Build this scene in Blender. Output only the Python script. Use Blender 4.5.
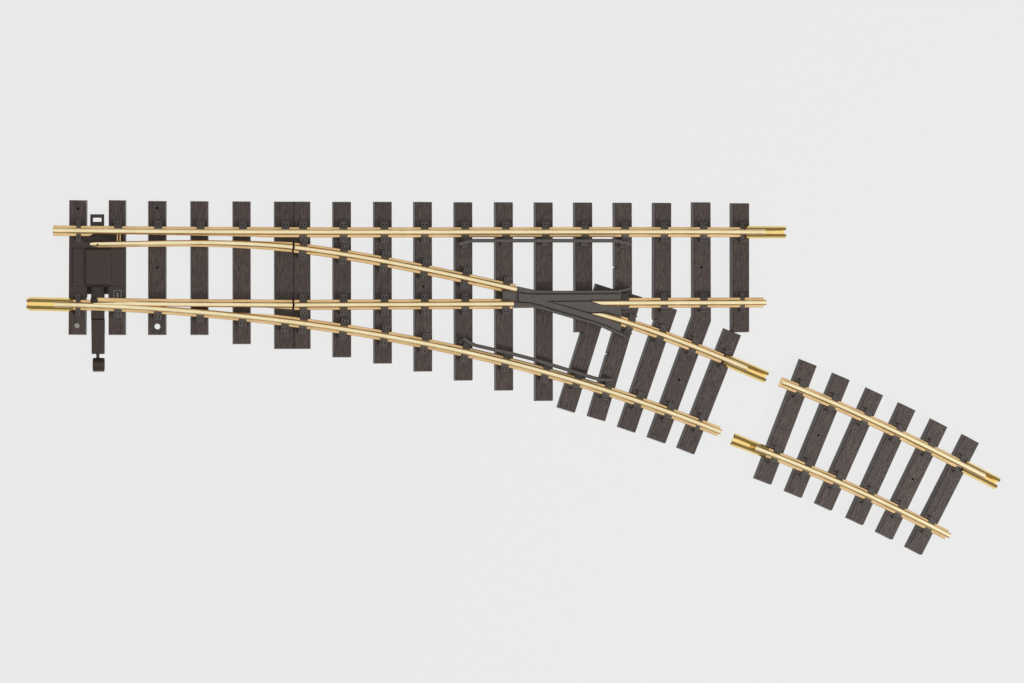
import bpy, bmesh, math, random
import numpy as np
from mathutils import Vector, Matrix

for o in list(bpy.data.objects):
    bpy.data.objects.remove(o)
scene = bpy.context.scene
COL = scene.collection
random.seed(7)
MM = 0.001

# ------------------------------------------------------------------ camera
FOCAL = 74.7
CAM = Vector((0, 0, 1400.0))            # millimetres above the table
AIM = Vector((205.5, -34.0, 0))
cam_d = bpy.data.cameras.new('camera')
cam_d.lens = FOCAL; cam_d.sensor_width = 36; cam_d.clip_start = 0.05; cam_d.clip_end = 50
cam = bpy.data.objects.new('camera', cam_d); COL.objects.link(cam)
fwd = (AIM - CAM).normalized()
rgt = (Vector((1, 0, 0)) - fwd * fwd.x).normalized()
up = rgt.cross(fwd).normalized()
M = Matrix((rgt, up, -fwd)).transposed().to_4x4(); M.translation = CAM * MM
cam.matrix_world = M
scene.camera = cam
FPX = FOCAL / 36 * 1024

# ------------------------------------------------------------------ world, lamps, exposure
world = bpy.data.worlds.new("World"); scene.world = world; world.use_nodes = True
world.node_tree.nodes['Background'].inputs[0].default_value = (0.68, 0.64, 0.58, 1)
world.node_tree.nodes['Background'].inputs[1].default_value = 0.34
def softbox(name, loc, target, sx, sy, power, col):
    d = bpy.data.lights.new(name, 'AREA'); d.shape = 'RECTANGLE'; d.size = sx; d.size_y = sy
    d.energy = power; d.color = col
    o = bpy.data.objects.new(name, d); COL.objects.link(o)
    o.location = loc
    o.rotation_euler = (Vector(target) - Vector(loc)).to_track_quat('-Z', 'Y').to_euler()
    return o
softbox('overhead_softbox', (0.60, -0.05, 1.9), (0.60, -0.05, 0), 4.4, 2.6, 27, (1.0, 0.985, 0.96))
softbox('side_softbox', (1.75, -0.95, 1.15), (0.2, -0.05, 0), 0.30, 0.30, 24, (1.0, 0.98, 0.95))
scene.view_settings.view_transform = 'Standard'
scene.view_settings.look = 'None'
scene.view_settings.exposure = 0
scene.view_settings.gamma = 1
scene.render.engine = 'CYCLES'
scene.render.resolution_x = 1024; scene.render.resolution_y = 683

# ------------------------------------------------------------------ materials
def nt(name):
    m = bpy.data.materials.new(name); m.use_nodes = True
    n = m.node_tree; b = n.nodes['Principled BSDF']
    return m, n, b
def grain(n, b, sx, sy, strength, dist, c0, c1, rand=0.0, spots=0.0):
    tc = n.nodes.new('ShaderNodeTexCoord'); mp = n.nodes.new('ShaderNodeMapping')
    mp.inputs['Scale'].default_value = (sx, sy, 90)
    oi = n.nodes.new('ShaderNodeObjectInfo')
    add = n.nodes.new('ShaderNodeVectorMath'); add.operation = 'ADD'
    n.links.new(tc.outputs['Object'], mp.inputs[0])
    n.links.new(mp.outputs[0], add.inputs[0])
    sc = n.nodes.new('ShaderNodeMath'); sc.operation = 'MULTIPLY'; sc.inputs[1].default_value = 57.0
    n.links.new(oi.outputs['Random'], sc.inputs[0]); n.links.new(sc.outputs[0], add.inputs[1])
    nz = n.nodes.new('ShaderNodeTexNoise'); nz.inputs['Scale'].default_value = 1.0
    nz.inputs['Detail'].default_value = 4; nz.inputs['Roughness'].default_value = 0.65
    nz.inputs['Distortion'].default_value = 0.6
    n.links.new(add.outputs[0], nz.inputs[0])
    bp = n.nodes.new('ShaderNodeBump'); bp.inputs['Strength'].default_value = strength
    bp.inputs['Distance'].default_value = dist
    n.links.new(nz.outputs[0], bp.inputs['Height']); n.links.new(bp.outputs[0], b.inputs['Normal'])
    cr = n.nodes.new('ShaderNodeValToRGB')
    cr.color_ramp.elements[0].position = 0.34; cr.color_ramp.elements[0].color = (*c0, 1)
    cr.color_ramp.elements[1].position = 0.66; cr.color_ramp.elements[1].color = (*c1, 1)
    n.links.new(nz.outputs[0], cr.inputs[0])
    hs = n.nodes.new('ShaderNodeHueSaturation')
    mr = n.nodes.new('ShaderNodeMapRange'); mr.inputs[3].default_value = 1 - rand; mr.inputs[4].default_value = 1 + rand
    n.links.new(oi.outputs['Random'], mr.inputs[0]); n.links.new(mr.outputs[0], hs.inputs['Value'])
    n.links.new(cr.outputs[0], hs.inputs['Color'])
    n.links.new(hs.outputs[0], b.inputs['Base Color'])
    return nz, add
def m_wood():
    m, n, b = nt('brown_plastic_woodgrain')
    grain(n, b, 950, 200, 1.0, 0.0007, (0.030, 0.0205, 0.0185), (0.088, 0.0625, 0.057), 0.10)
    b.inputs['Roughness'].default_value = 0.46
    b.inputs['Specular IOR Level'].default_value = 0.45
    return m
def m_smooth(name, c, rough=0.45):
    m, n, b = nt(name)
    grain(n, b, 500, 500, 0.25, 0.0001, tuple(x * 0.85 for x in c), tuple(x * 1.15 for x in c), 0.04)
    b.inputs['Roughness'].default_value = rough
    b.inputs['Specular IOR Level'].default_value = 0.5
    return m
def m_metal(name, c0, c1, rough, bump=0.1):
    m, n, b = nt(name)
    nz, add = grain(n, b, 60, 60, bump, 0.0002, c0, c1, 0.0)
    b.inputs['Metallic'].default_value = 1
    b.inputs['Roughness'].default_value = rough
    return m
WOOD = m_wood()
DARK = m_smooth('dark_brown_plastic', (0.035, 0.021, 0.0165), 0.46)
GREY = m_smooth('dark_grey_plastic', (0.090, 0.079, 0.074), 0.5)
CLIP = m_smooth('clip_plastic', (0.098, 0.089, 0.087), 0.40)
BRASS = m_metal('drawn_brass', (0.70, 0.48, 0.23), (0.85, 0.61, 0.32), 0.30)
TREAD = m_metal('polished_rail_head', (0.86, 0.73, 0.44), (0.94, 0.84, 0.56), 0.30)
BRIGHT = m_metal('polished_brass', (0.90, 0.65, 0.22), (0.97, 0.74, 0.30), 0.12)
STEEL = m_metal('plated_steel', (0.20, 0.20, 0.19), (0.32, 0.32, 0.30), 0.35)

m, n, b = nt('white_tabletop_glow')
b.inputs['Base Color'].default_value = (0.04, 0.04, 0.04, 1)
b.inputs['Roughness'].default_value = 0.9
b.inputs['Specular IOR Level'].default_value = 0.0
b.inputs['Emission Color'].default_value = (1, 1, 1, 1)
b.inputs['Emission Strength'].default_value = 0.795  # glow added to the plain tabletop to wash out shadows; no real lamp
TABLETOP = m

# ------------------------------------------------------------------ helpers (millimetres)
def P(px, py, z=0.0):
    """point of the table-parallel plane z that the photograph shows at px, py"""
    d = rgt * ((px - 512) / FPX) + up * ((341.5 - py) / FPX) + fwd
    t = (z - CAM.z) / d.z
    q = CAM + d * t
    return Vector((q.x, q.y))
MATS = {}
def _link(o, name, parent, frame):
    COL.objects.link(o)
    MATS[o.name] = frame
    if parent is not None:
        o.parent = parent
        loc = MATS[parent.name].inverted() @ frame
    else:
        loc = frame
    t = loc.translation * MM
    o.rotation_euler = loc.to_euler(); o.location = t
    return o
def frame_at(x, y, z=0.0, ang=0.0):
    f = Matrix.Rotation(ang, 4, 'Z'); f.translation = (x, y, z); return f
def mk(name, bm, mat, parent=None, frame=None):
    """bm holds scene millimetres; frame is where the object's origin sits"""
    if frame is None: frame = MATS[parent.name] if parent else Matrix.Identity(4)
    bmesh.ops.recalc_face_normals(bm, faces=bm.faces[:])
    inv = frame.inverted()
    for v in bm.verts: v.co = (inv @ v.co) * MM
    me = bpy.data.meshes.new(name); bm.to_mesh(me); bm.free()
    me.materials.append(mat)
    o = bpy.data.objects.new(name, me)
    return _link(o, name, parent, frame)
def copy_to(src, parent, frame):
    o = src.copy()
    return _link(o, src.name, parent, frame)
def root(name, label, cat, loc):
    o = bpy.data.objects.new(name, None)
    o.empty_display_size = 0.02
    _link(o, name, None, frame_at(*loc))
    o['label'] = label; o['category'] = cat
    return o

def offset(poly, d):
    """offset outwards by d (counter-clockwise polygon)"""
    n = len(poly); out = []
    for i in range(n):
        a, b_, c = poly[i - 1], poly[i], poly[(i + 1) % n]
        e1 = (b_ - a).normalized(); e2 = (c - b_).normalized()
        n1 = Vector((e1.y, -e1.x)); n2 = Vector((e2.y, -e2.x))
        k = n1 + n2
        if k.length < 1e-6: k = n1
        k = k / max(0.25, k.dot(n1))
        out.append(b_ + k * d)
    return out
def ccw(poly):
    a = sum(poly[i - 1].x * poly[i].y - poly[i].x * poly[i - 1].y for i in range(len(poly)))
    return list(poly) if a > 0 else list(reversed(poly))
def prism(bm, poly, levels, through=(), blind=()):
    """levels: [(z, outward offset)] bottom to top; through/blind: (x, y, r) holes"""
    poly = ccw(poly)
    loops = [[bm.verts.new((p.x, p.y, z)) for p in offset(poly, d)] for z, d in levels]
    n = len(poly)
    for l0, l1 in zip(loops, loops[1:]):
        for i in range(n):
            bm.faces.new((l0[i], l0[(i + 1) % n], l1[(i + 1) % n], l1[i]))
    zt = levels[-1][0]; zb = levels[0][0]
    top_edges = [bm.edges.get((loops[-1][i], loops[-1][(i + 1) % n])) for i in range(n)]
    bot_edges = [bm.edges.get((loops[0][i], loops[0][(i + 1) % n])) for i in range(n)]
    for (x, y, r), deep in [(h, True) for h in through] + [(h, False) for h in blind]:
        K = 16
        z0 = zb if deep else zt - 3.5
        c1 = [bm.verts.new((x + r * math.cos(6.2832 * k / K), y + r * math.sin(6.2832 * k / K), zt)) for k in range(K)]
        c0 = [bm.verts.new((v.co.x, v.co.y, z0)) for v in c1]
        for k in range(K):
            bm.faces.new((c0[k], c0[(k + 1) % K], c1[(k + 1) % K], c1[k]))
        top_edges += [bm.edges.get((c1[k], c1[(k + 1) % K])) for k in range(K)]
        if deep: bot_edges += [bm.edges.get((c0[k], c0[(k + 1) % K])) for k in range(K)]
        else: bm.faces.new(c0)
    bmesh.ops.triangle_fill(bm, use_beauty=True, use_dissolve=False, edges=top_edges)
    bmesh.ops.triangle_fill(bm, use_beauty=True, use_dissolve=False, edges=bot_edges)
def rect(c, ang, hw, hl, dx=0.0, dy=0.0):
    ca, sa = math.cos(ang), math.sin(ang)
    return [Vector((c[0] + ca * (x + dx) - sa * (y + dy), c[1] + sa * (x + dx) + ca * (y + dy)))
            for x, y in ((-hw, -hl), (hw, -hl), (hw, hl), (-hw, hl))]
def box(bm, c, ang, hw, hl, z0, z1, dx=0.0, dy=0.0, bev=0.25, blind=()):
    prism(bm, rect(c, ang, hw, hl, dx, dy), [(z0, 0), (z1 - bev, 0), (z1, -bev)], blind=blind)
def disc(bm, x, y, r, z0, z1, K=14, bev=0.1):
    prism(bm, [Vector((x + r * math.cos(6.2832 * k / K), y + r * math.sin(6.2832 * k / K))) for k in range(K)],
          [(z0, 0), (z1 - bev, 0), (z1, -bev)])
def sweep(bm, path, profile, z0=0.0, lo=None, hi=None, widen=None, hlo=None, hhi=None):
    """profile: closed list of (u, z), u to the LEFT of travel; lo/hi/widen are functions of distance"""
    pts = path; n = len(pts); rings = []; s = 0.0
    for i, p in enumerate(pts):
        if i: s += (p - pts[i - 1]).length
        a = pts[max(0, i - 1)]; c = pts[min(n - 1, i + 1)]
        t = (c - a).normalized(); nrm = Vector((-t.y, t.x))
        ring = []
        for u, z in profile:
            if lo: u = max(u, lo(s))
            if hi: u = min(u, hi(s))
            if hlo and z > 4: u = max(u, hlo(s))
            if hhi and z > 4: u = min(u, hhi(s))
            if widen: u *= widen(s)
            q = p + nrm * u
            ring.append(bm.verts.new((q.x, q.y, z0 + z)))
        rings.append(ring)
    k = len(profile)
    for r0, r1 in zip(rings, rings[1:]):
        for j in range(k):
            bm.faces.new((r0[j], r0[(j + 1) % k], r1[(j + 1) % k], r1[j]))
    bm.faces.new(rings[0]); bm.faces.new(list(reversed(rings[-1])))
def fit(pxpts, z, deg, step=2.5, x0=None, x1=None):
    w = [P(x, y, z) for x, y in pxpts]
    X = np.array([p.x for p in w]); Y = np.array([p.y for p in w])
    m0, sc = X.mean(), max(1.0, (X.max() - X.min()) / 2)
    c = np.polyfit((X - m0) / sc, Y, deg)
    a = w[0].x if x0 is None else P(x0, pxpts[0][1], z).x
    b_ = w[-1].x if x1 is None else P(x1, pxpts[-1][1], z).x
    N = max(2, int(abs(b_ - a) / step) + 1)
    return [Vector((x, float(np.polyval(c, (x - m0) / sc)))) for x in np.linspace(a, b_, N)]
def ramp(pts):
    def f(s):
        if s <= pts[0][0]: return pts[0][1]
        for (a, va), (b_, vb) in zip(pts, pts[1:]):
            if s <= b_: return va + (vb - va) * (s - a) / (b_ - a)
        return pts[-1][1]
    return f
def extend(path, d0, d1):
    """a straight piece from d0 before to d1 after the start (or end) of a rail path"""
    pass

# rail section, 8.3 high
HALF = [(3.35, 0), (3.35, 0.8), (3.15, 1.0), (0.8, 1.45), (0.6, 2.0), (0.6, 5.2), (1.55, 6.0), (1.8, 6.3), (1.8, 7.2), (1.6, 7.6), (1.0, 8.2), (0.6, 8.3), (0, 8.32)]
RAIL = HALF + [(-u, z) for u, z in reversed(HALF[:-1])]
SL_TOP = 7.0
FOOT = 7.2
HEAD = FOOT + 8.3

# ------------------------------------------------------------------ tabletop, with an added glow that removes contact shadows
bm = bmesh.new()
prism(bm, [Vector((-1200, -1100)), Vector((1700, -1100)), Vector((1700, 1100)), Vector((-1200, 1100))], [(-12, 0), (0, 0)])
tb = mk('tabletop_added_glow', bm, TABLETOP)
tb['kind'] = 'structure'; tb['label'] = 'plain white tabletop under the tracks, with an added even glow'; tb['category'] = 'table'

# ------------------------------------------------------------------ things
c0 = P(400, 290); c1 = P(870, 455)
TURN = root('railway_turnout', 'long model railway turnout with brass rails, dark frog and lever box at its left end', 'railway turnout', (c0.x, c0.y, 0))
CURV = root('curved_track', 'short curved piece of brass railed model track with six dark sleepers at lower right', 'model track', (c1.x, c1.y, 0))

# ------------------------------------------------------------------ sleepers
SLEEPERS = []
def sleeper(parent, top, bot, width=17.6, through=(), blind=(), outline=None, zt=SL_TOP, notch=None, label=None, line=None):
    zm = 2.5
    if line is None:
        a, b_ = P(*top, zm), P(*bot, zm)
        a = a + (b_ - a).normalized() * 0.5
    else:
        a, b_ = P(*line[0], zm), P(*line[-1], zm)
    mid = (a + b_) / 2; d = a - b_
    ang = math.atan2(d.y, d.x) - math.pi / 2
    width = (width or 18) - (1.0 if parent is TURN and mid.x < P(310, 0).x else 0.5)
    if outline: poly = [P(x, y, zm) for x, y in outline]
    else:
        hw = width / 1.513 / 2
        if notch:            # little bite out of the left edge
            f = notch
            L = d.length / 2
            loc = [(-hw, -L), (hw, -L), (hw, L), (-hw, L), (-hw, f + .9), (-hw + 1.3, f + .5), (-hw + 1.3, f - .5), (-hw, f - .9)]
            ca, sa = math.cos(ang), math.sin(ang)
            poly = [Vector((mid.x + ca * x - sa * y, mid.y + sa * x + ca * y)) for x, y in loc]
        else:
            poly = rect(mid, ang, hw, d.length / 2)
    bm = bmesh.new()
    prism(bm, poly, [(0, 0.5), (0.6, 0.47), (zt - 0.35, -0.05), (zt, -0.4)],
          [(*P(x, y, zt), r) for x, y, r in through], [(*P(x, y, zt), r) for x, y, r in blind])
    o = mk('sleeper', bm, WOOD, parent, frame_at(mid.x, mid.y, 0, ang))
    if label: o['label'] = label
    pl = [P(x, y, zm) for x, y in (line or (top, bot))]
    SLEEPERS.append((o, pl))
    return o

T = {}
T[1] = sleeper(TURN, (78.2, 200), (77.4, 334.2), 17.0, blind=[(78, 208.5, .9)])
T[2] = sleeper(TURN, (117.4, 200), (117.2, 334.4), 16.6)
T[3] = sleeper(TURN, (157.3, 200.8), (157.2, 334.4), 17.6, through=[(157.3, 326.6, 1.9)], blind=[(157, 267.5, .8), (157.2, 208, .9)], label='sleeper with a round screw hole through its lower end')
T[4] = sleeper(TURN, (199.4, 201), (199.5, 334.4), 17.4)
T[5] = sleeper(TURN, (241.6, 201.2), (241.8, 343.6), 17.6)
T[6] = sleeper(TURN, (284.0, 201.4), (284.2, 348.4), 19.4)
T[7] = sleeper(TURN, (301.6, 201.4), (301.9, 348.4), 17.25)
T[8] = sleeper(TURN, (341.8, 201.6), (342.0, 356.8), 17.8)
T[9] = sleeper(TURN, (382.6, 201.6), (382.8, 363.0), 17.8)
T[10] = sleeper(TURN, (422.7, 201.7), (423.0, 371.0), 17.8, blind=[(423.4, 286.6, .8)])
T[11] = sleeper(TURN, (463.0, 202), (463.4, 380.0), 17.8)
T[12] = sleeper(TURN, (503.5, 202), (503.9, 390.0), 17.8)
T[13] = sleeper(TURN, (543.3, 202.2), (543.5, 400.4), 17.8)
T[14] = sleeper(TURN, (582.7, 202.3), (583.0, 331.7), 17.9, zt=SL_TOP - 0.03)
T[15] = sleeper(TURN, (622.2, 202.5), (622.6, 312), 17.9, zt=SL_TOP - 0.03, notch=P(613, 266.7, 3).y - P(613, 257.2, 3).y)
T[16] = sleeper(TURN, (661.6, 202.6), (661.4, 319), 17.9, zt=SL_TOP - 0.03)
T[17] = sleeper(TURN, None, None, line=[(700.6, 202.8), (700.9, 319), (656, 440)],
                outline=[(692.2, 202.8), (709.2, 202.8), (709.6, 321), (664.2, 442.8), (647.9, 437), (692.4, 315.8)],
                blind=[(701.5, 267.3, .8), (679, 379.9, .8)], label='bent sleeper carrying both diverging tracks')
T[18] = sleeper(TURN, (739.4, 203), (739.4, 331.7), 17.9)
T['A'] = sleeper(TURN, (604.3, 286), (565.9, 409.6), 17.9)
T['B'] = sleeper(TURN, (633, 294), (596.1, 418.2), 17.9, notch=0.01)
T['C'] = sleeper(TURN, (668.2, 306.4), (626.2, 429.3), 17.9)
T['E'] = sleeper(TURN, (732.2, 331.4), (685.4, 450.6), 17.9, zt=SL_TOP - 0.06)
for (tx, ty, bx, by, hole) in [(807.9, 362, 762.3, 481, None), (841, 376, 792.8, 494, (818.5, 435.4)), (874.4, 391, 822.9, 506.5, None),
                         (906.7, 406, 854.2, 521, None), (938.7, 422.4, 883.7, 535.3, (912.5, 479)), (970.3, 438.2, 913, 550.4, None)]:
    sleeper(CURV, (tx, ty), (bx, by), 17.6, blind=[(*hole, .8)] if hole else ())

# ------------------------------------------------------------------ rails
ZH = HEAD
top_stock = fit([(52.5, 230.2), (100, 230.9), (150, 231.3), (200, 231.7), (300, 231.9), (450, 231.9), (600, 231.9), (766, 231.9)], ZH, 3)
low_stock = fit([(54, 304.7), (78, 304.9), (100, 305.3), (140, 308), (200, 312.1), (230, 315), (262, 318.3), (300, 322.6), (340, 329.3), (388, 336.8), (420, 342),
                 (460, 349.9), (500, 360.4), (540, 371.0), (573, 380.5), (610, 392), (640, 401), (673.2, 413.4), (702.5, 424.8), (721.5, 432.5)], ZH, 5)
up_blade = fit([(90, 244.0), (120, 243.6), (150, 243), (190, 242.4), (230, 243.2), (260, 244.3), (292.6, 247)], ZH, 4)
low_blade = fit([(93.5, 302.6), (115, 303.2), (140, 303.8), (200, 304.3), (260, 304.8), (292.6, 305)], ZH, 3)
up_closure = fit([(294.8, 247.3), (341, 254.1), (382, 260.8), (421, 268), (462, 277.6), (480, 281.2), (517, 289.4)], ZH, 3)
low_closure = fit([(294.8, 305), (382, 304.6), (514, 303.9)], ZH, 1)
up_branch = fit([(592, 303.1), (660, 302.8), (766.5, 302.5)], ZH, 1)
low_branch = fit([(592, 312.2), (615, 319), (640, 326.6), (673.2, 338.2), (702.5, 350), (730, 361.2), (747.3, 368.3)], ZH, 3)
cur_up = fit([(783, 382), (802, 389.7), (833.7, 403), (867.3, 418.2), (898.6, 432.8), (931.2, 448.8), (962, 464.4), (985.4, 476.3)], ZH, 3)
cur_low = fit([(755.9, 447.8), (778.6, 456.9), (807.8, 468.6), (838.5, 481.7), (867.8, 495.1), (898.6, 509.8), (927.8, 524.4), (950.5, 536.1)], ZH, 3)

def dist_at(path, px, py):
    w = P(px, py, ZH); best = min(range(len(path)), key=lambda i: (path[i] - w).length)
    return sum((path[i + 1] - path[i]).length for i in range(best))
def rail(parent, name, path, lo=None, hi=None, zoff=0.0, label=None, profile=RAIL, hlo=None, hhi=None):
    bm = bmesh.new()
    sweep(bm, path, profile, FOOT + zoff, lo, hi, hlo=hlo, hhi=hhi)
    for f in bm.faces:
        f.material_index = 1 if min(v.co.z for v in f.verts) > FOOT + zoff + 8.15 else 0
    mid = path[len(path) // 2]
    o = mk(name, bm, BRASS, parent, frame_at(mid.x, mid.y, 0, 0))
    o.data.materials.append(TREAD)
    if label: o['label'] = label
    return o
L = lambda x: dist_at(top_stock, x, 231)
# left is +y while travelling to +x, so the inner side of the upper stock rail is "lo"
R_top = rail(TURN, 'rail', top_stock, lo=ramp([(L(87.5), -3.5), (L(88.5), -1.75), (L(150), -2.0), (L(255), -2.9), (L(262), -3.5)]), label='straight upper stock rail')
L2 = lambda x: dist_at(low_stock, x, 305 + max(0, x - 100) * 0.09)
R_low = rail(TURN, 'rail', low_stock, hi=ramp([(L2(90), 3.5), (L2(94), 1.72), (L2(235), 1.8), (L2(285), 3.5)]), label='curved lower stock rail')
up_bl = rail(TURN, 'switch_blade', up_blade, lo=ramp([(0, -0.7), (3, -2.0), (70, -2.5), (138, -3.5)]), hi=ramp([(0, 0.6), (3, 1.45), (90, 1.6), (136, 3.4)]), hlo=ramp([(0, -0.6), (30, -0.9), (100, -1.8)]), zoff=-0.3, label='upper switch blade with a small hole in its tip')
low_bl = rail(TURN, 'switch_blade', low_blade, lo=ramp([(0, -0.9), (30, -1.3), (70, -1.7), (110, -1.9), (135, -3.3)]), hi=ramp([(0, 2.4), (3, 3.4)]), hhi=ramp([(0, -0.2), (12, 0.3), (30, 1.7)]), zoff=-0.2, label='lower switch blade lying against the curved rail')
rail(TURN, 'rail', up_closure)
rail(TURN, 'rail', low_closure)
R_ub = rail(TURN, 'rail', up_branch, lo=ramp([(0, 1.35), (7, -1.6), (17, -1.7), (17.5, -3.5)]), hi=ramp([(0, 1.6), (17, 1.7), (17.5, 3.5)]))
R_lb = rail(TURN, 'rail', low_branch, hi=ramp([(0, -0.9), (8.5, 1.6), (14, 1.7), (18, 3.5)]), lo=ramp([(0, -1.3), (14, -1.7), (18, -3.5)]))
R_cu = rail(CURV, 'rail', cur_up)
R_cl = rail(CURV, 'rail', cur_low)
# the tip hole of the upper blade: a dark disc on the head stands in for its shade
p = P(97.5, 244.9, ZH); bm = bmesh.new(); disc(bm, p.x, p.y, 0.75, HEAD - 1.0, HEAD + 0.12)
mk('tip_hole_shade', bm, DARK, up_bl, frame_at(p.x, p.y, 0))

# joiners ------------------------------------------------------------
JH = [(4.2, 0.8), (3.95, 2.2), (3.05, 3.6), (1.35, 4.6), (1.2, 4.3), (2.85, 3.3), (3.65, 1.7), (3.78, 1.1), (3.78, -0.08)]
JOIN = [(4.2, -0.15 - 0.3)] + JH + [(-u, z) for u, z in reversed(JH)] + [(-4.2, -0.45)]
def joiner(railobj, path, at_start, inside, outside, flare=0.0, k=1.0, name='rail_joiner', chamfer=0.0):
    pts = path if at_start else list(reversed(path))
    d = (pts[0] - pts[min(6, len(pts) - 1)]).normalized()
    N = 14
    seq = [pts[0] + d * (outside - (outside + inside) * i / N) for i in range(N + 1)]
    bm = bmesh.new()
    widen = None
    if flare or chamfer:
        widen = ramp([(0, k * (1 + flare) - chamfer), (2.2, k * (1 + flare * 0.75)), (10, k), (200, k)])
    sweep(bm, seq, JOIN, FOOT, widen=widen)
    if not flare: 
        pass
    return mk(name, bm, BRIGHT, railobj, frame_at(seq[N // 2].x, seq[N // 2].y, 0, math.atan2(d.y, d.x)))
joiner(R_low, low_stock, True, 11.5, 17.5, k=1.06, flare=0.001, chamfer=0.22)
joiner(R_top, top_stock, False, 12.5, 15.0)
joiner(R_lb, low_branch, False, 15.5, 16.2)
joiner(R_cl, cur_low, True, 10, 15, flare=0.07)
joiner(R_cu, cur_up, False, 14.5, 12.5, flare=0.001, k=1.05)

# ------------------------------------------------------------------ rail chairs (clips holding the foot)
def clip_side(bm, s, w, kind):
    box(bm, (0, 0), 0, w, 1.1, SL_TOP, FOOT + 1.5, dy=s * 2.9, bev=0.2)
    if kind == 'bolt':
        box(bm, (0, 0), 0, w, 1.35, SL_TOP - 0.4, SL_TOP + 2.3, dy=s * 5.15, bev=0.35,
            blind=[(q * w * 0.42, s * 5.15, 0.55) for q in ((-1, 1) if w > 2 else (0,))])
        box(bm, (0, 0), 0, w * 0.95, 0.45, SL_TOP - 0.4, SL_TOP + 0.45, dy=s * 6.9, bev=0.2)
    else:
        box(bm, (0, 0), 0, w * 0.8, 1.0, SL_TOP - 0.4, SL_TOP + 0.3, dy=s * 5.0, bev=0.1)
        box(bm, (0, 0), 0, w + 0.3, 0.6, SL_TOP - 0.4, SL_TOP + 1.9, dy=s * 5.95, bev=0.4)
PROTO = {}
def chair(parent, x, y, ang, sides, w, kind):
    key = (sides, w, kind)
    if key not in PROTO:
        bm = bmesh.new()
        box(bm, (0, 0), 0, w * 0.9, 3.3 if sides == 'both' else 1.4, SL_TOP - 0.3, FOOT - 0.03, bev=0.05,
            dy={'both': 0, 'up': 2.1, 'down': -2.1}[sides])
        if sides in ('both', 'up'): clip_side(bm, 1, w, kind)
        if sides in ('both', 'down'): clip_side(bm, -1, w, kind)
        fr = frame_at(x, y, 0, ang)
        for v in bm.verts: v.co = fr @ v.co
        PROTO[key] = mk('rail_chair', bm, CLIP, parent, fr)
    else:
        copy_to(PROTO[key], parent, frame_at(x, y, 0, ang))
def crossing(line, path):
    for a, b_ in zip(line, line[1:]):
        for c, d in zip(path, path[1:]):
            r = b_ - a; s = d - c; den = r.x * s.y - r.y * s.x
            if abs(den) < 1e-9: continue
            t = ((c.x - a.x) * s.y - (c.y - a.y) * s.x) / den
            u = ((c.x - a.x) * r.y - (c.y - a.y) * r.x) / den
            if 0 <= t <= 1 and 0 <= u <= 1: return a + r * t, math.atan2(s.y, s.x)
    return None
inv = {T[k].name: k for k in T}
for o, line in SLEEPERS:
    k = inv.get(o.name)
    if k is None:
        for path in (cur_up, cur_low):
            c = crossing(line, path)
            if c: chair(o, c[0].x + 0.7, c[0].y - 0.3, c[1], 'both', 2.6, 'ridge')
        continue
    early = isinstance(k, int) and k <= 6
    right = (not isinstance(k, int)) or k >= 14
    kind = 'ridge' if right else 'bolt'
    w = 1.55 if k in (1, 18, 'E') else 2.6
    for nm, path in (('top', top_stock), ('low', low_stock), ('uc', up_closure), ('lc', low_closure), ('ub', up_branch), ('lb', low_branch)):
        c = crossing(line, path)
        if not c: continue
        sides = 'both'
        if early and k != 1: sides = 'up' if nm == 'top' else 'down'
        if k == 12 and nm == 'uc': sides = 'up'
        if k == 12 and nm == 'lc': sides = 'down'
        if nm == 'ub' and k == 'B': continue
        if nm == 'lc' and k in (13, 14): continue
        q = 2.2 if (k == 'B' and nm == 'lb') else 0
        chair(o, c[0].x + q + 0.7, c[0].y - q * 0.38, c[1], sides, w, kind)

# ------------------------------------------------------------------ frog
def px(pts, z): return [P(x, y, z) for x, y in pts]
bm = bmesh.new()
zb = FOOT + 5.2
prism(bm, px([(502.6, 290.6), (515.5, 290), (517.4, 287.2), (536, 291.4), (592, 291.4), (621.5, 291.2), (621.5, 313), (621, 331.5), (611, 331), (592, 324),
              (560, 314.8), (535.5, 307.8), (514.2, 308), (514.2, 302), (502.6, 302)], zb),
      [(SL_TOP + 0.05, -0.3), (zb - 0.3, 0), (zb, -0.25)])
fp = P(560, 305, 8)
FR = mk('crossing_frog', bm, GREY, TURN, frame_at(fp.x, fp.y, 0))
BAR = [(0.85, 0), (0.85, 7.0), (0.6, 7.6), (-0.6, 7.6), (-0.85, 7.0), (-0.85, 0)]
def bar(name, pts, parent, extra, mat=GREY, prof=BAR, z0=FOOT):
    w = px(pts, z0 + prof[2][1])
    fine = []
    for a, b_ in zip(w, w[1:]):
        m_ = max(1, int((b_ - a).length / 3)); fine += [a.lerp(b_, i / m_) for i in range(m_)]
    fine.append(w[-1])
    bm = bmesh.new(); sweep(bm, fine, prof, z0)
    prism(bm, px(extra, z0 + 7.3), [(z0, 0), (z0 + 7.0, 0), (z0 + 7.3, -0.2)])
    mid = w[len(w) // 2]
    return mk(name, bm, mat, parent, frame_at(mid.x, mid.y, 0))
bar('wing_rail', [(518, 287.6), (527, 289.6), (537, 291.6), (560, 292.0), (600, 291.8), (618, 291.6), (624, 290.4), (631.5, 288.2)], FR,
    [(518, 287), (535, 291), (535, 293.2), (527, 293.0), (518, 291.4)])
bar('wing_rail', [(514.5, 306.0), (528, 305.8), (537, 307.0), (560, 313.2), (580, 319), (595, 323.4), (606, 327.2), (614, 331), (626, 336.9)], FR,
    [(514.6, 302.6), (529, 303.2), (543, 306.6), (552, 310), (546, 310.2), (535, 307.6), (514.6, 307.6)])
zd = FOOT + 6.6
bm = bmesh.new()
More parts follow.
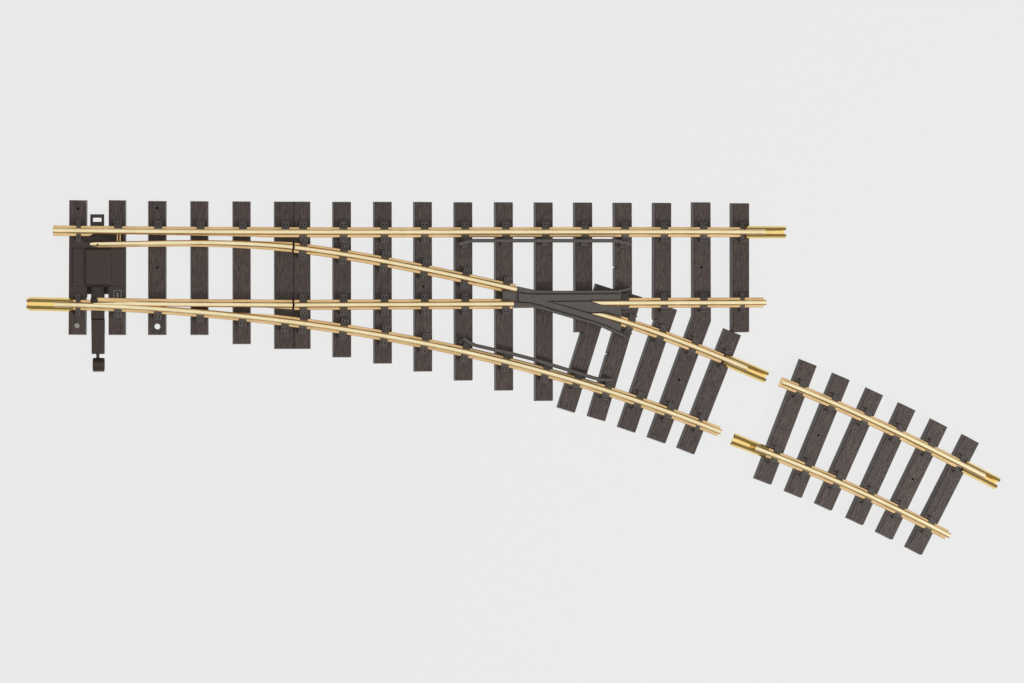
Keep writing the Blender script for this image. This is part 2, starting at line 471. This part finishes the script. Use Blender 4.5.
prism(bm, px([(518.5, 292.6), (527, 294.0), (535, 294.5), (600, 294.1), (620.5, 294.0), (620.5, 300.3), (592, 300.4), (546, 301.0), (592, 314.3), (605, 318.2), (620.5, 323.6),
              (620.5, 331.6), (607, 325.6), (592, 320.4), (575, 315.2), (558, 310.2), (545, 305.9), (531, 302.4), (518.5, 301.6)], zd),
      [(zb - 0.2, 0.0), (zd - 0.3, 0), (zd, -0.2)])
mk('flangeway', bm, GREY, FR, frame_at(fp.x, fp.y, 0))
bm = bmesh.new()
zv = FOOT + 7.3
prism(bm, px([(551, 301.9), (592, 301.4), (603, 305.4), (619.5, 305.6), (619.5, 315), (606, 311.4), (592, 312.9)], zv), [(zb - 0.5, 0.1), (zv - 0.3, 0), (zv, -0.2)])
mk('vee', bm, GREY, FR, frame_at(fp.x, fp.y, 0))

# guard rails ---------------------------------------------------------
GUARD = [(0.9, 0), (1.2, 0.4), (1.2, 1.9), (0.7, 2.4), (-0.7, 2.4), (-1.2, 1.9), (-1.2, 0.4), (-0.9, 0)]
def guard(pts, sleepers):
    z0 = FOOT + 4.4
    w = px(pts, z0 + 2.4)
    bm = bmesh.new(); fine = []
    for a, b_ in zip(w, w[1:]):
        m_ = max(1, int((b_ - a).length / 3)); fine += [a.lerp(b_, i / m_) for i in range(m_)]
    fine.append(w[-1])
    sweep(bm, fine, GUARD, z0)
    for k in sleepers:
        line = next(l for o, l in SLEEPERS if o is T[k])
        c = crossing(line, fine)
        if not c: continue
        box(bm, c[0], c[1], 2.4, 0.6, SL_TOP - 0.4, z0 + 0.6)
        box(bm, c[0], c[1], 2.6, 1.6, SL_TOP - 0.4, SL_TOP + 1.0, dy=-1.9)
        for q in (-1.1, 1.1):
            e = c[0] + Vector((math.cos(c[1]), math.sin(c[1]))) * q + Vector((math.sin(c[1]), -math.cos(c[1]))) * 2.4 * 1.0
            disc(bm, e.x, e.y, 0.45, SL_TOP + 0.9, SL_TOP + 1.4)
    mid = w[len(w) // 2]
    return mk('guard_rail', bm, GREY, TURN, frame_at(mid.x, mid.y, 0))
guard([(459.5, 244), (466, 242), (472.5, 240.6), (540, 240.6), (616, 240.7), (624, 242.4), (632, 244.2)], (11, 12, 13, 14, 15))
g = guard([(463.3, 338.6), (469, 342.2), (475.5, 345.4), (510, 353.2), (536.6, 360.2), (570.3, 370.6), (594, 378), (601, 379.6), (613, 380)], (11, 12, 13, 'A', 'B'))

# ------------------------------------------------------------------ throw mechanism at the left end
zc = 8.2
bm = bmesh.new()
prism(bm, px([(69.8, 241), (125.6, 241), (125.6, 297), (108.6, 297), (108.6, 286.8), (103.9, 286.8), (103.9, 285), (91.3, 285), (91.3, 286.8), (86.8, 286.8), (86.8, 297), (69.8, 297)], SL_TOP),
      [(3.6, 0.25), (SL_TOP - 0.2, 0.1), (SL_TOP + 0.12, -0.2)])
prism(bm, px([(86, 284), (109, 284), (109, 294.2), (86, 294.2)], 1), [(0.2, 0), (0.5, 0)])
prism(bm, px([(86, 228), (109, 228), (109, 242.5), (86, 242.5)], SL_TOP - 1), [(0.4, 0), (SL_TOP - 0.8, 0)])
mid = P(97, 268)
BOX = mk('switch_box', bm, DARK, TURN, frame_at(mid.x, mid.y, 0))
bm = bmesh.new()
prism(bm, px([(72.8, 248.2), (124.6, 248.2), (124.6, 286.2), (72.8, 286.2)], 8), [(SL_TOP, 0.2), (zc - 0.4, 0), (zc - 0.3, -0.2)])
prism(bm, px([(85.5, 249.4), (111, 249.4), (111, 285), (85.5, 285)], 8), [(zc - 0.5, 0.4), (zc + 0.9, 0.2), (zc + 1.3, -0.4)])
mk('box_lid', bm, DARK, BOX, frame_at(mid.x, mid.y, 0))
for (x0, x1) in ((86.4, 92.2), (103, 108.8)):       # dark guide pockets either side of the bar
    bm = bmesh.new()
    for xa, xb in ((x0, x0 + .9), (x1 - .9, x1)):
        prism(bm, px([(xa, 286.6), (xb, 286.6), (xb, 294), (xa, 294)], 8), [(SL_TOP - 1, 0), (SL_TOP + 0.6, -0.1)])
    mk('bar_guide', bm, DARK, BOX, frame_at(*P((x0 + x1) / 2, 290), 0))
# throw bar with eye, passing under the rails
bm = bmesh.new()
ze = 5.6
for q in ([(90.2, 214.2), (104, 214.2), (104, 217.6), (90.2, 217.6)], [(90.2, 221.8), (104, 221.8), (104, 246), (90.2, 246)],
          [(90.2, 217.5), (92.8, 217.5), (92.8, 222), (90.2, 222)], [(101.4, 217.5), (104, 217.5), (104, 222), (101.4, 222)]):
    prism(bm, px(q, ze), [(2.2, 0.0), (ze - 0.3, 0), (ze, -0.2)])
prism(bm, px([(91.5, 245), (103.5, 245), (103.5, 288), (91.5, 288)], 3), [(2.0, 0), (3.2, 0)])
prism(bm, px([(91, 286.5), (104.2, 286.5), (104.2, 319.2), (91, 319.2)], ze), [(1.0, 0.1), (ze - 0.3, 0), (ze, -0.2)])
prism(bm, px([(91.2, 319.4), (104.4, 319.4), (104.2, 354), (91.6, 354)], 7), [(0.6, 0.1), (6.6, 0), (7.1, -0.35)])
prism(bm, px([(96, 353), (99.4, 353), (99.4, 359), (96, 359)], 5), [(2, 0), (5, -0.1)])
mid = P(97.5, 300)
TB = mk('throw_bar', bm, DARK, TURN, frame_at(mid.x, mid.y, 0))
# roller-shaped handle, axis across the bar
bm = bmesh.new()
a = P(92.8, 364.8, 5); b_ = P(104.6, 364.8, 5); K = 22; r = 4.5
rings = []
for x, rr in ((a.x, r - 0.5), (a.x + 0.4, r), (b_.x - 0.4, r), (b_.x, r - 0.5)):
    rings.append([bm.verts.new((x, a.y + rr * math.cos(6.2832 * k / K), 4.6 + rr * math.sin(6.2832 * k / K))) for k in range(K)])
for r0, r1 in zip(rings, rings[1:]):
    for k in range(K): bm.faces.new((r0[k], r0[(k + 1) % K], r1[(k + 1) % K], r1[k]))
bm.faces.new(rings[0]); bm.faces.new(rings[-1])
mk('lever_handle', bm, DARK, TB, frame_at(a.x, a.y, 0))
# brass link wires between stock rail and blade
for xx in (117.4, 120.2):
    bm = bmesh.new()
    prism(bm, px([(xx - .75, 233.5), (xx + .75, 233.5), (xx + .75, 242.5), (xx - .75, 242.5)], 9), [(9.2, 0), (10.0, 0), (10.3, -0.25)])
    mk('link_wire', bm, BRASS, TURN, frame_at(*P(xx, 238), 0))
# screw on the first sleeper, wire terminal on the second
p = P(77, 325.6, SL_TOP); bm = bmesh.new(); disc(bm, p.x, p.y, 1.75, SL_TOP - 0.2, SL_TOP + 0.35, K=20)
mk('screw', bm, STEEL, T[1], frame_at(p.x, p.y, 0))
bm = bmesh.new()
p = P(117.5, 294.3, SL_TOP)
for dx, dy, hw, hl in ((-2.3, 0, .25, 2.4), (2.3, 0, .25, 2.4), (0, 2.4, 2.5, .25), (0, -0.4, .45, 1.6)):
    box(bm, p, 0, hw, hl, SL_TOP, SL_TOP + 0.7, dx=dx, dy=dy, bev=0.1)
mk('terminal', bm, STEEL, T[2], frame_at(p.x, p.y, 0))
p = P(94, 300.2, SL_TOP + 2); bm = bmesh.new()
box(bm, p, 0, 2.2, 1.2, FOOT + 0.9, FOOT + 2.6); mk('blade_pin', bm, DARK, TB, frame_at(p.x, p.y, 0))
# worn, unreadable raised marks on the last sleeper of each piece
def marks(o, x, y, ang, length):
    bm = bmesh.new(); t = -length / 2
    d = Vector((math.cos(ang), math.sin(ang)))
    while t < length / 2:
        l = random.uniform(0.5, 1.1)
        c = Vector((x, y)) + d * t
        box(bm, c, ang, l / 2, random.uniform(.5, .8), SL_TOP - 0.1, SL_TOP + 0.22, bev=0.1)
        t += l + random.uniform(0.4, 0.8)
    mk('worn_relief', bm, WOOD, o, frame_at(x, y, 0, ang))
p = P(741, 266, SL_TOP); marks(T[18], p.x, p.y, math.pi / 2, 24)
p = P(942.5, 495.5, SL_TOP); q = P(953, 474, SL_TOP) - P(932, 516, SL_TOP)
marks(SLEEPERS[-1][0], p.x, p.y, math.atan2(q.y, q.x), 24)
